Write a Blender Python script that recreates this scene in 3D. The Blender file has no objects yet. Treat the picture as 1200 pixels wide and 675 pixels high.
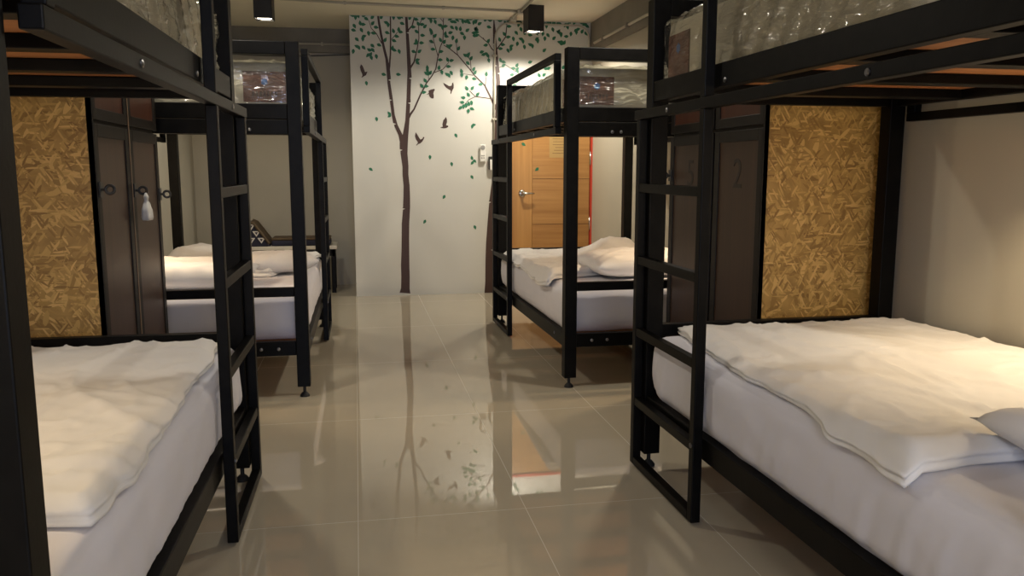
import bpy, bmesh, math, random
from mathutils import Vector, noise, geometry
random.seed(5)
C = bpy.context.scene.collection
PI = math.pi
T1=[[(0.5,0.015),(0.494,0.065),(0.497,0.177),(0.496,0.295),(0.497,0.429),(0.498,0.559),(0.502,0.703),(0.513,0.86),(0.514,0.969),(0.512,1.071),(0.502,1.175),(0.504,1.257),(0.497,1.379),(0.502,1.471),(0.508,1.551),(0.521,1.682),(0.527,1.788),(0.531,1.842),(0.51,1.851),(0.537,1.86),(0.534,1.894),(0.541,2.016),(0.544,2.073),(0.523,2.081),(0.55,2.09),(0.547,2.137),(0.542,2.246),(0.537,2.354),(0.529,2.492),(0.507,2.5),(0.532,2.509),(0.526,2.539),(0.521,2.664),(0.497,2.662),(0.5,2.537),(0.505,2.352),(0.508,2.244),(0.51,2.136),(0.504,2.016),(0.498,1.895),(0.49,1.79),(0.482,1.685),(0.456,1.558),(0.425,1.477),(0.424,1.418),(0.45,1.409),(0.43,1.4),(0.431,1.374),(0.447,1.253),(0.446,1.172),(0.454,1.067),(0.451,0.969),(0.445,0.864),(0.439,0.855),(0.465,0.846),(0.443,0.837),(0.43,0.707),(0.426,0.56),(0.422,0.431),(0.414,0.296),(0.415,0.178),(0.41,0.07),(0.396,0.026)],[(0.491,1.432),(0.472,1.504),(0.45,1.561),(0.409,1.644),(0.383,1.74),(0.367,1.895),(0.348,2.034),(0.348,2.054),(0.327,2.062),(0.353,2.071),(0.348,2.146),(0.329,2.26),(0.307,2.35),(0.281,2.478),(0.262,2.596),(0.257,2.656),(0.238,2.654),(0.242,2.592),(0.26,2.474),(0.285,2.345),(0.305,2.255),(0.314,2.143),(0.32,2.03),(0.338,1.89),(0.334,1.885),(0.36,1.877),(0.34,1.868),(0.355,1.735),(0.366,1.663),(0.394,1.654),(0.375,1.645),(0.378,1.633),(0.415,1.547),(0.425,1.492),(0.435,1.419)],[(0.346,2.154),(0.351,2.191),(0.361,2.303),(0.365,2.442),(0.366,2.551),(0.367,2.659),(0.355,2.658),(0.354,2.55),(0.352,2.442),(0.347,2.303),(0.334,2.193),(0.323,2.158)],[(0.369,2.432),(0.427,2.502),(0.423,2.505),(0.364,2.436)],[(0.28,2.395),(0.231,2.486),(0.185,2.53),(0.163,2.601),(0.159,2.6),(0.179,2.527),(0.225,2.482),(0.273,2.391)],[(0.224,2.479),(0.172,2.489),(0.171,2.485),(0.223,2.475)],[(0.521,2.508),(0.569,2.566),(0.588,2.665),(0.578,2.666),(0.558,2.57),(0.51,2.516)],[(0.535,2.155),(0.581,2.231),(0.61,2.354),(0.628,2.449),(0.626,2.559),(0.664,2.665),(0.658,2.667),(0.619,2.56),(0.62,2.449),(0.601,2.356),(0.568,2.236),(0.519,2.165)],[(0.509,1.677),(0.536,1.734),(0.575,1.792),(0.634,1.921),(0.693,2.035),(0.745,2.103),(0.785,2.172),(0.806,2.284),(0.83,2.378),(0.855,2.435),(0.86,2.548),(0.862,2.67),(0.855,2.67),(0.853,2.548),(0.847,2.436),(0.822,2.381),(0.796,2.286),(0.775,2.175),(0.736,2.109),(0.683,2.041),(0.621,1.927),(0.561,1.799),(0.517,1.745),(0.485,1.689)],[(0.856,2.614),(0.831,2.67),(0.826,2.668),(0.851,2.611)],[(0.805,2.296),(0.768,2.426),(0.756,2.517),(0.751,2.516),(0.762,2.424),(0.798,2.294)],[(0.766,2.135),(0.854,2.172),(0.908,2.239),(0.905,2.242),(0.849,2.177),(0.763,2.142)],[(0.708,2.172),(0.707,2.077),(0.712,2.077),(0.712,2.172)]]
T2=[[(1.347,-0.007),(1.339,0.112),(1.332,0.284),(1.329,0.391),(1.328,0.42),(1.305,0.43),(1.333,0.439),(1.326,0.497),(1.332,0.602),(1.338,0.707),(1.347,0.813),(1.35,0.844),(1.328,0.853),(1.356,0.862),(1.356,0.917),(1.376,1.093),(1.381,1.195),(1.386,1.295),(1.391,1.46),(1.401,1.624),(1.403,1.789),(1.403,1.951),(1.403,2.06),(1.398,2.137),(1.375,2.145),(1.401,2.154),(1.393,2.203),(1.38,2.329),(1.374,2.375),(1.367,2.469),(1.361,2.545),(1.352,2.607),(1.348,2.654),(1.339,2.654),(1.337,2.606),(1.333,2.542),(1.335,2.466),(1.333,2.425),(1.36,2.417),(1.339,2.407),(1.342,2.372),(1.345,2.325),(1.349,2.226),(1.376,2.217),(1.355,2.208),(1.356,2.199),(1.363,2.058),(1.363,1.951),(1.356,1.789),(1.346,1.626),(1.331,1.462),(1.326,1.297),(1.321,1.197),(1.317,1.099),(1.292,0.924),(1.286,0.913),(1.313,0.904),(1.29,0.895),(1.283,0.818),(1.274,0.713),(1.266,0.607),(1.257,0.5),(1.253,0.392),(1.25,0.285),(1.248,0.113),(1.239,-0.003)],[(1.393,1.787),(1.374,1.82),(1.311,1.932),(1.257,2.033),(1.152,2.13),(1.119,2.173),(0.993,2.312),(0.925,2.362),(0.861,2.399),(0.857,2.393),(0.92,2.355),(0.987,2.305),(1.111,2.166),(1.143,2.122),(1.246,2.024),(1.295,1.924),(1.35,1.808),(1.366,1.774)],[(0.993,2.313),(0.979,2.421),(0.975,2.42),(0.987,2.312)],[(1.124,2.172),(1.117,2.256),(1.09,2.302),(1.086,2.3),(1.111,2.254),(1.117,2.172)],[(1.14,2.125),(1.039,2.136),(1.038,2.133),(1.139,2.119)],[(1.262,2.033),(1.266,2.107),(1.262,2.108),(1.255,2.034)],[(1.311,1.909),(1.159,1.926),(1.105,1.978),(1.101,1.974),(1.157,1.919),(1.31,1.901)],[(1.152,1.922),(1.093,1.893),(1.048,1.843),(1.052,1.84),(1.097,1.888),(1.156,1.916)],[(1.369,2.358),(1.463,2.488),(1.475,2.612),(1.468,2.612),(1.453,2.491),(1.359,2.364)],[(1.364,2.349),(1.323,2.379),(1.294,2.427),(1.2,2.499),(1.196,2.494),(1.288,2.421),(1.316,2.373),(1.358,2.341)],[(1.26,2.447),(1.238,2.48),(1.235,2.478),(1.256,2.445)],[(1.378,2.19),(1.456,2.224),(1.556,2.163),(1.559,2.167),(1.457,2.23),(1.376,2.196)],[(1.56,2.164),(1.585,2.229),(1.582,2.23),(1.555,2.165)]]
BIRDS=[[(0.078,2.2),(0.093,2.187),(0.104,2.16),(0.114,2.13),(0.123,2.133),(0.137,2.135),(0.129,2.117),(0.122,2.101),(0.105,2.093),(0.089,2.081),(0.078,2.081),(0.089,2.097),(0.087,2.112),(0.074,2.143),(0.068,2.174)],[(0.579,1.578),(0.596,1.553),(0.614,1.522),(0.624,1.51),(0.643,1.518),(0.651,1.536),(0.662,1.528),(0.653,1.511),(0.64,1.489),(0.617,1.47),(0.603,1.467),(0.584,1.45),(0.581,1.457),(0.594,1.471),(0.599,1.484),(0.58,1.51),(0.572,1.542)],[(0.872,1.725),(0.882,1.701),(0.881,1.672),(0.872,1.648),(0.893,1.642),(0.893,1.63),(0.872,1.619),(0.851,1.616),(0.819,1.621),(0.819,1.627),(0.84,1.633),(0.837,1.657),(0.846,1.693)],[(0.85,2.047),(0.876,2.033),(0.898,2.02),(0.915,2.016),(0.931,2.023),(0.935,2.044),(0.945,2.052),(0.95,2.03),(0.95,2.002),(0.944,1.988),(0.934,1.973),(0.926,1.949),(0.919,1.94),(0.916,1.949),(0.92,1.963),(0.919,1.976),(0.897,1.987),(0.876,2.001),(0.857,2.025)],[(0.685,1.931),(0.71,1.948),(0.708,1.97),(0.73,1.981),(0.749,1.985),(0.763,1.989),(0.769,1.978),(0.759,1.963),(0.754,1.946),(0.758,1.921),(0.756,1.899),(0.743,1.896),(0.724,1.906),(0.714,1.92),(0.71,1.937)]]
LV1=[(0.011,2.641,180),(0.038,2.622,270),(0.063,2.638,290),(0.118,2.643,20),(0.138,2.613,330),(0.196,2.631,45),(0.081,2.575,100),(0.109,2.562,0),(0.027,2.544,300),(0.019,2.507,345),(0.091,2.509,300),(0.197,2.576,50),(0.227,2.539,350),(0.155,2.482,280),(0.202,2.485,345),(0.113,2.455,20),(0.1,2.43,270),(0.047,2.424,315),(0.278,2.636,60),(0.043,2.364,160),(0.061,2.351,300),(0.107,2.352,315),(0.189,2.371,320),(0.009,2.315,260),(0.157,2.335,150),(0.191,2.331,310),(0.143,2.284,230),(0.171,2.294,60),(0.175,2.262,290),(0.222,2.274,280),(0.251,2.379,335),(0.309,2.429,60),(0.319,2.587,160),(0.337,2.565,270),(0.389,2.633,270),(0.329,2.493,340),(0.386,2.514,110),(0.417,2.463,350),(0.391,2.422,340),(0.375,2.357,80),(0.392,2.336,340),(0.436,2.325,290),(0.437,2.528,90),(0.454,2.504,355),(0.438,2.635,150),(0.461,2.642,320),(0.543,2.638,60),(0.47,2.581,340),(0.573,2.553,0),(0.289,2.111,345),(0.426,2.114,350),(0.601,2.623,350),(0.668,2.634,20),(0.657,2.579,10),(0.619,2.587,120),(0.684,2.563,45),(0.604,2.511,320),(0.66,2.479,355),(0.599,2.427,100),(0.592,2.406,200),(0.649,2.41,0),(0.574,2.327,340),(0.629,2.333,40),(0.608,2.253,20),(0.608,2.225,320),(0.72,2.641,160),(0.739,2.613,270),(0.773,2.642,350),(0.78,2.605,290),(0.744,2.646,60),(0.737,2.53,120),(0.742,2.507,260),(0.778,2.48,50),(0.742,2.424,330),(0.757,2.354,355),(0.824,2.579,170),(0.848,2.557,270),(0.886,2.476,350),(0.827,2.445,120),(0.866,2.427,60),(0.833,2.335,10),(0.825,2.258,0),(0.899,2.39,150),(0.923,2.391,30),(0.908,2.377,300),(0.894,2.264,110),(0.933,2.255,15),(0.903,2.198,0),(0.812,2.187,80),(0.837,2.143,285),(0.7,2.185,100),(0.688,2.133,150),(0.729,2.138,60),(0.709,2.129,270),(0.886,2.127,150),(0.928,2.138,300),(0.905,2.114,300),(0.7,2.165,90),(0.711,2.126,30),(0.677,2.066,120),(0.688,2.01,0),(0.644,2.016,120),(0.665,1.953,10)]
LV2=[(0.877,2.569,10),(0.876,2.502,80),(0.925,2.512,15),(0.94,2.559,320),(0.981,2.553,290),(1.02,2.552,85),(1.088,2.54,40),(1.036,2.506,330),(1.057,2.469,270),(0.945,2.464,260),(0.982,2.439,75),(1.002,2.37,60),(0.919,2.637,210),(0.94,2.615,180),(0.965,2.611,340),(0.989,2.63,315),(1.023,2.647,350),(1.042,2.618,280),(1.066,2.621,160),(1.091,2.638,70),(1.1,2.611,330),(1.118,2.644,350),(1.147,2.612,260),(1.174,2.645,350),(1.168,2.622,270),(1.173,2.552,150),(1.148,2.517,180),(1.177,2.524,0),(1.158,2.489,350),(1.18,2.496,20),(1.063,2.308,150),(1.097,2.316,60),(1.087,2.301,300),(1.122,2.281,60),(1.089,2.233,320),(1.147,2.18,60),(1.16,2.15,60),(1.027,2.16,110),(1.029,2.121,270),(1.206,2.604,30),(1.262,2.645,60),(1.301,2.64,170),(1.311,2.65,330),(1.169,2.557,60),(1.296,2.574,345),(1.29,2.447,60),(1.261,2.407,190),(1.226,2.342,20),(1.24,2.319,200),(1.27,2.324,340),(1.283,2.306,300),(1.292,2.263,280),(1.454,2.621,130),(1.486,2.63,40),(1.493,2.587,0),(1.444,2.517,130),(1.485,2.488,10),(1.399,2.464,110),(1.431,2.415,0),(1.408,2.377,0),(1.375,2.652,180),(1.405,2.638,0),(1.563,2.528,310),(1.608,2.562,290),(1.533,2.471,280),(1.65,2.533,60),(1.7,2.513,350),(1.607,2.475,170),(1.627,2.451,280),(1.571,2.426,260),(1.642,2.398,280),(1.698,2.425,160),(1.721,2.409,280),(1.515,2.404,30),(1.508,2.377,260),(1.481,2.36,300),(1.583,2.63,160),(1.603,2.626,340),(1.583,2.606,260),(1.593,2.644,30),(1.768,2.469,180),(1.765,2.531,300),(1.408,2.271,110),(1.438,2.252,350),(1.438,2.222,40),(1.701,2.258,20),(1.57,2.226,60),(1.532,2.197,170),(1.572,2.188,50),(1.572,2.169,300),(1.517,2.135,190),(1.269,2.137,90),(1.848,2.624,160),(1.859,2.6,270),(1.884,2.634,0),(1.899,2.639,70),(1.934,2.636,40),(1.939,2.631,300),(1.97,2.627,240),(1.99,2.63,350),(2.046,2.615,240),(2.071,2.621,30),(2.071,2.597,290),(2.088,2.648,320),(2.137,2.642,240),(2.152,2.652,0),(2.214,2.644,180),(2.244,2.645,350),(2.255,2.626,340),(2.27,2.612,330),(2.239,2.63,210),(1.924,2.569,290),(1.98,2.551,160),(2.001,2.538,0),(2.006,2.522,270),(1.985,2.556,60),(2.057,2.511,180),(2.105,2.534,265),(2.158,2.571,30),(2.16,2.552,270),(2.178,2.581,20),(2.22,2.563,60),(2.259,2.542,310),(1.824,2.528,260),(1.876,2.515,310),(1.844,2.483,270),(1.768,2.479,40),(1.773,2.458,280),(1.938,2.491,45),(1.708,2.42,0),(1.842,2.374,45),(1.991,2.456,170),(2.016,2.452,300),(2.016,2.438,0),(2.042,2.453,70),(2.033,2.217,60),(1.86,2.199,0),(1.886,2.204,30),(1.84,2.141,40),(1.789,2.137,120),(1.074,2.099,260),(1.151,2.088,350),(1.21,2.039,190),(1.076,2.0,120),(1.132,2.001,50),(1.091,1.94,120),(1.184,1.944,50),(1.04,1.911,170),(1.028,1.867,170),(1.01,1.813,220),(1.042,1.825,270),(1.069,1.836,270),(1.094,1.854,100),(1.121,1.861,280),(1.089,1.782,265),(1.126,1.804,340),(1.565,2.07,20),(1.55,2.033,350),(1.58,2.091,60)]
FALL=[(0.124,2.027,280),(0.211,1.696,280),(0.712,1.34,270),(0.146,1.224,325),(0.967,1.549,300),(0.922,1.274,280),(1.121,1.149,300),(0.843,0.958,240),(0.651,0.719,240),(1.147,0.657,290)]
CLUST=[[(0.331,1.753,130),(0.332,1.729,220)],[(1.143,1.652,10),(1.126,1.636,260)],[(1.122,1.337,100),(1.149,1.304,320),(1.123,1.287,230)]]
DLV=[(1.63,1.467,325),(1.764,1.226,220)]

# ---------------------------------------------------------------- materials
def nmat(name):
    m = bpy.data.materials.new(name); m.use_nodes = True
    nt = m.node_tree; b = nt.nodes['Principled BSDF']
    return m, nt, b
def N(nt, t, **k):
    n = nt.nodes.new(t)
    for a, v in k.items():
        if a in n.inputs.keys(): n.inputs[a].default_value = v
        else: setattr(n, a, v)
    return n
def simple(name, col, rough=.5, metal=0, bump=0, bscale=200, var=0, vscale=8, spec=.5, coat=0):
    m, nt, b = nmat(name)
    b.inputs['Base Color'].default_value = (*col, 1); b.inputs['Roughness'].default_value = rough
    b.inputs['Metallic'].default_value = metal; b.inputs['Specular IOR Level'].default_value = spec
    b.inputs['Coat Weight'].default_value = coat
    tc = N(nt, 'ShaderNodeTexCoord')
    if bump:
        n = N(nt, 'ShaderNodeTexNoise', Scale=bscale, Detail=4.0); bp = N(nt, 'ShaderNodeBump', Strength=bump, Distance=.004)
        nt.links.new(tc.outputs['Object'], n.inputs['Vector']); nt.links.new(n.outputs['Fac'], bp.inputs['Height'])
        nt.links.new(bp.outputs['Normal'], b.inputs['Normal'])
    if var:
        n = N(nt, 'ShaderNodeTexNoise', Scale=vscale, Detail=5.0); r = N(nt, 'ShaderNodeValToRGB')
        r.color_ramp.elements[0].position = .3; r.color_ramp.elements[1].position = .7
        r.color_ramp.elements[0].color = (*[c*(1-var) for c in col], 1); r.color_ramp.elements[1].color = (*[min(1, c*(1+var)) for c in col], 1)
        nt.links.new(tc.outputs['Object'], n.inputs['Vector']); nt.links.new(n.outputs['Fac'], r.inputs['Fac'])
        nt.links.new(r.outputs['Color'], b.inputs['Base Color'])
    return m
def emis(name, col, st):
    m, nt, b = nmat(name); b.inputs['Base Color'].default_value = (*col, 1)
    b.inputs['Emission Color'].default_value = (*col, 1); b.inputs['Emission Strength'].default_value = st
    return m
def wood(name, c0, c1, axis='x', rough=.4, scale=1.0, seams=()):
    m, nt, b = nmat(name); tc = N(nt, 'ShaderNodeTexCoord')
    mp = N(nt, 'ShaderNodeMapping'); sc = {'x': (1.2, 30, 30), 'z': (30, 30, 1.2), 'y': (30, 1.2, 30)}[axis]
    mp.inputs['Scale'].default_value = [s*scale for s in sc]
    n = N(nt, 'ShaderNodeTexNoise', Scale=1.0, Detail=6.0, Roughness=.6, Distortion=.3); r = N(nt, 'ShaderNodeValToRGB')
    r.color_ramp.elements[0].position = .32; r.color_ramp.elements[1].position = .68
    r.color_ramp.elements[0].color = (*c0, 1); r.color_ramp.elements[1].color = (*c1, 1)
    L = nt.links.new; L(tc.outputs['Object'], mp.inputs['Vector']); L(mp.outputs['Vector'], n.inputs['Vector']); L(n.outputs['Fac'], r.inputs['Fac'])
    L(r.outputs['Color'], b.inputs['Base Color']); b.inputs['Roughness'].default_value = rough
    return m
def osb_mat():
    m, nt, b = nmat('oriented_strand_board'); L = nt.links.new; tc = N(nt, 'ShaderNodeTexCoord')
    wn = N(nt, 'ShaderNodeTexNoise', Scale=5.0, Detail=1.0)
    L(tc.outputs['Object'], wn.inputs['Vector'])
    wm = N(nt, 'ShaderNodeMixRGB', blend_type='ADD'); wm.inputs['Fac'].default_value = .035
    L(tc.outputs['Object'], wm.inputs['Color1']); L(wn.outputs['Color'], wm.inputs['Color2'])
    n0 = N(nt, 'ShaderNodeTexNoise', Scale=14.0, Detail=6.0); r0 = N(nt, 'ShaderNodeValToRGB')
    r0.color_ramp.elements[0].position = .3; r0.color_ramp.elements[1].position = .7
    r0.color_ramp.elements[0].color = (.33, .185, .043, 1); r0.color_ramp.elements[1].color = (.52, .31, .08, 1)
    L(tc.outputs['Object'], n0.inputs['Vector']); L(n0.outputs['Fac'], r0.inputs['Fac'])
    cur = r0.outputs['Color']; hcur = None
    for k, ang in enumerate((12, 75, 140, 40, 105, 165, 0.5, 58, 122)):
        mp = N(nt, 'ShaderNodeMapping'); mp.vector_type = 'TEXTURE'
        mp.inputs['Rotation'].default_value = (0, math.radians(ang), 0); mp.inputs['Location'].default_value = (k*1.37, 0, k*.71)
        mp2 = N(nt, 'ShaderNodeMapping'); mp2.inputs['Scale'].default_value = (9+k % 3*3+(7 if k > 5 else 0), 0, 44+k % 4*12+(55 if k > 5 else 0))
        L(wm.outputs['Color'], mp.inputs['Vector']); L(mp.outputs['Vector'], mp2.inputs['Vector'])
        v = N(nt, 'ShaderNodeTexVoronoi', Scale=1.0, Randomness=1.0); L(mp2.outputs['Vector'], v.inputs['Vector'])
        sp = N(nt, 'ShaderNodeSeparateColor'); L(v.outputs['Color'], sp.inputs['Color'])
        th = N(nt, 'ShaderNodeMath', operation='GREATER_THAN'); th.inputs[1].default_value = .70; L(sp.outputs['Red'], th.inputs[0])
        dd = N(nt, 'ShaderNodeMath', operation='LESS_THAN'); dd.inputs[1].default_value = .52; L(v.outputs['Distance'], dd.inputs[0])
        mk = N(nt, 'ShaderNodeMath', operation='MULTIPLY'); L(th.outputs[0], mk.inputs[0]); L(dd.outputs[0], mk.inputs[1])
        fr = N(nt, 'ShaderNodeValToRGB'); e = fr.color_ramp.elements
        e[0].color = (.27, .14, .03, 1); e[1].color = (.74, .47, .15, 1); e[0].position = .0
        x = fr.color_ramp.elements.new(.35); x.color = (.46, .27, .062, 1)
        x = fr.color_ramp.elements.new(.75); x.color = (.57, .345, .092, 1)
        L(sp.outputs['Green'], fr.inputs['Fac'])
        mx = N(nt, 'ShaderNodeMixRGB'); L(mk.outputs[0], mx.inputs['Fac']); L(cur, mx.inputs['Color1']); L(fr.outputs['Color'], mx.inputs['Color2'])
        cur = mx.outputs['Color']
    L(cur, b.inputs['Base Color']); b.inputs['Roughness'].default_value = .45
    rgb = N(nt, 'ShaderNodeRGBToBW'); L(cur, rgb.inputs[0]); bp = N(nt, 'ShaderNodeBump', Strength=.35, Distance=.002)
    L(rgb.outputs[0], bp.inputs['Height']); L(bp.outputs['Normal'], b.inputs['Normal'])
    return m
def tile_mat():
    m, nt, b = nmat('polished_porcelain_tile'); L = nt.links.new; tc = N(nt, 'ShaderNodeTexCoord')
    sp = N(nt, 'ShaderNodeSeparateXYZ'); L(tc.outputs['Object'], sp.inputs[0])
    def line(out, off, per):
        a = N(nt, 'ShaderNodeMath', operation='SUBTRACT'); a.inputs[1].default_value = off; L(out, a.inputs[0])
        p = N(nt, 'ShaderNodeMath', operation='PINGPONG'); p.inputs[1].default_value = per/2; L(a.outputs[0], p.inputs[0])
        q = N(nt, 'ShaderNodeMath', operation='LESS_THAN'); q.inputs[1].default_value = .0011; L(p.outputs[0], q.inputs[0]); return q.outputs[0]
    mx = N(nt, 'ShaderNodeMath', operation='MAXIMUM'); L(line(sp.outputs[0], -.023, .6), mx.inputs[0]); L(line(sp.outputs[1], .38, 1.2), mx.inputs[1])
    n = N(nt, 'ShaderNodeTexNoise', Scale=1.5, Detail=8.0, Roughness=.65); r = N(nt, 'ShaderNodeValToRGB')
    r.color_ramp.elements[0].color = (.40, .352, .265, 1); r.color_ramp.elements[1].color = (.46, .405, .305, 1)
    L(tc.outputs['Object'], n.inputs['Vector']); L(n.outputs['Fac'], r.inputs['Fac'])
    c = N(nt, 'ShaderNodeMixRGB'); L(mx.outputs[0], c.inputs['Fac']); L(r.outputs['Color'], c.inputs['Color1']); c.inputs['Color2'].default_value = (.56, .52, .44, 1)
    L(c.outputs['Color'], b.inputs['Base Color'])
    rr = N(nt, 'ShaderNodeMath', operation='MULTIPLY_ADD'); L(mx.outputs[0], rr.inputs[0]); rr.inputs[1].default_value = .4; rr.inputs[2].default_value = .022
    L(rr.outputs[0], b.inputs['Roughness']); b.inputs['IOR'].default_value = 1.6
    return m
def plastic_wrap():
    m = bpy.data.materials.new('clear_plastic_wrap'); m.use_nodes = True; nt = m.node_tree; L = nt.links.new
    nt.nodes.remove(nt.nodes['Principled BSDF']); out = nt.nodes['Material Output']
    tr = N(nt, 'ShaderNodeBsdfTransparent'); tr.inputs['Color'].default_value = (.93, .93, .9, 1)
    gl = N(nt, 'ShaderNodeBsdfGlossy', Roughness=.1)
    df = N(nt, 'ShaderNodeBsdfDiffuse'); df.inputs['Color'].default_value = (.75, .74, .7, 1)
    tc = N(nt, 'ShaderNodeTexCoord'); mp = N(nt, 'ShaderNodeMapping'); mp.inputs['Rotation'].default_value = (.7, .3, .5); mp.inputs['Scale'].default_value = (5, 5, 26)
    n = N(nt, 'ShaderNodeTexNoise', Scale=1.0, Detail=3.0, Distortion=1.2); bp = N(nt, 'ShaderNodeBump', Strength=1.0, Distance=.02)
    L(tc.outputs['Object'], mp.inputs[0]); L(mp.outputs[0], n.inputs['Vector']); L(n.outputs['Fac'], bp.inputs['Height'])
    L(bp.outputs['Normal'], gl.inputs['Normal'])
    lw = N(nt, 'ShaderNodeLayerWeight', Blend=.25); L(bp.outputs['Normal'], lw.inputs['Normal'])
    a = N(nt, 'ShaderNodeMath', operation='MULTIPLY_ADD'); L(lw.outputs['Fresnel'], a.inputs[0]); a.inputs[1].default_value = .75; a.inputs[2].default_value = .06
    m1 = N(nt, 'ShaderNodeMixShader'); m1.inputs[0].default_value = .035; L(tr.outputs[0], m1.inputs[1]); L(df.outputs[0], m1.inputs[2])
    m2 = N(nt, 'ShaderNodeMixShader'); L(a.outputs[0], m2.inputs[0]); L(m1.outputs[0], m2.inputs[1]); L(gl.outputs[0], m2.inputs[2])
    L(m2.outputs[0], out.inputs['Surface'])
    return m
def cloth_mat(name, col, bump=.25):
    m = simple(name, col, .85, bump=bump, bscale=900, spec=.2)
    m.node_tree.nodes['Principled BSDF'].inputs['Sheen Weight'].default_value = .15
    return m
M = dict(
    steel=simple('black_painted_steel', (.003, .0027, .0024), .42, bump=.05, bscale=90, var=.5, vscale=20, spec=.11),
    rubber=simple('black_rubber', (.01, .01, .01), .7),
    bolt=simple('worn_zinc', (.25, .25, .26), .3, 1),
    ply=wood('orange_plywood', (.30, .115, .035), (.46, .19, .06), 'x', .6),
    sheet=cloth_mat('white_fitted_sheet', (.65, .64, .69)), duvet=cloth_mat('white_duvet', (.70, .685, .665)),
    pillow=cloth_mat('white_pillowcase', (.68, .67, .67)),
    matt=cloth_mat('cream_mattress_ticking', (.58, .54, .43), .2), wrap=plastic_wrap(),
    card=simple('brown_mattress_label', (.13, .045, .02), .5, var=.3, vscale=25), cardblue=simple('blue_emblem', (.03, .12, .35), .5),
    cardtext=simple('brown_label_print', (.06, .022, .012), .5),
    osb=osb_mat(), tile=tile_mat(),
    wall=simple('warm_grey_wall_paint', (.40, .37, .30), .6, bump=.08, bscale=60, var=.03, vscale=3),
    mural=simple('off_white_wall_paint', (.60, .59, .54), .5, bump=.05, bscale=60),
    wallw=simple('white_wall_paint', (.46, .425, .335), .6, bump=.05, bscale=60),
    ceil=simple('cream_ceiling_paint', (.74, .70, .58), .8, bump=.04, bscale=40),
    beam=simple('grey_concrete_beam', (.20, .185, .155), .7, bump=.1, bscale=30, var=.1, vscale=5),
    lockdark=simple('dark_stained_frame', (.008, .006, .0045), .5, spec=.25, var=.3, vscale=15),
    lockpan=wood('reddish_brown_panel', (.024, .011, .005), (.042, .019, .008), 'z', .42),
    lockred=wood('red_brown_veneer', (.035, .012, .007), (.060, .020, .010), 'z', .4),
    edge=simple('pale_door_edge', (.20, .13, .075), .5), number=simple('black_number_paint', (.010, .006, .005), .5),
    doorw=wood('honey_oak_veneer', (.33, .15, .042), (.48, .25, .08), 'x', .35, .55),
    doorv=wood('honey_oak_stile', (.36, .165, .045), (.52, .27, .085), 'z', .35, .55),
    groove=simple('door_groove', (.09, .035, .01), .6), red=simple('red_door_frame', (.52, .045, .02), .45),
    chrome=simple('brushed_chrome', (.6, .58, .54), .22, 1), paper=simple('tan_notice_paper', (.42, .27, .10), .7), ink=simple('dark_print', (.13, .07, .03), .7),
    trunk=simple('brown_vinyl_sticker', (.052, .024, .018), .5), leaf=simple('green_vinyl_sticker', (.012, .14, .065), .5),
    conduit=simple('grey_pvc_conduit', (.42, .39, .32), .5), housing=simple('black_lamp_housing', (.014, .012, .011), .45),
    bulb=emis('lit_lamp_lens', (1, .9, .7), 14), white=simple('white_plastic', (.75, .74, .70), .4), grey=simple('grey_plastic', (.28, .28, .27), .4),
    dark=simple('black_plastic', (.015, .015, .015), .4), stone=simple('pale_bench_top', (.60, .56, .48), .4),
    navy=simple('navy_cushion_cloth', (.015, .016, .035), .85, bump=.3, bscale=300), tan=simple('brown_cushion_trim', (.09, .06, .032), .85, bump=.3, bscale=300),
    cwhite=simple('white_triangle_weave', (.62, .58, .54), .85), pouch=cloth_mat('white_pouch_cloth', (.62, .60, .56)))

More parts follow.
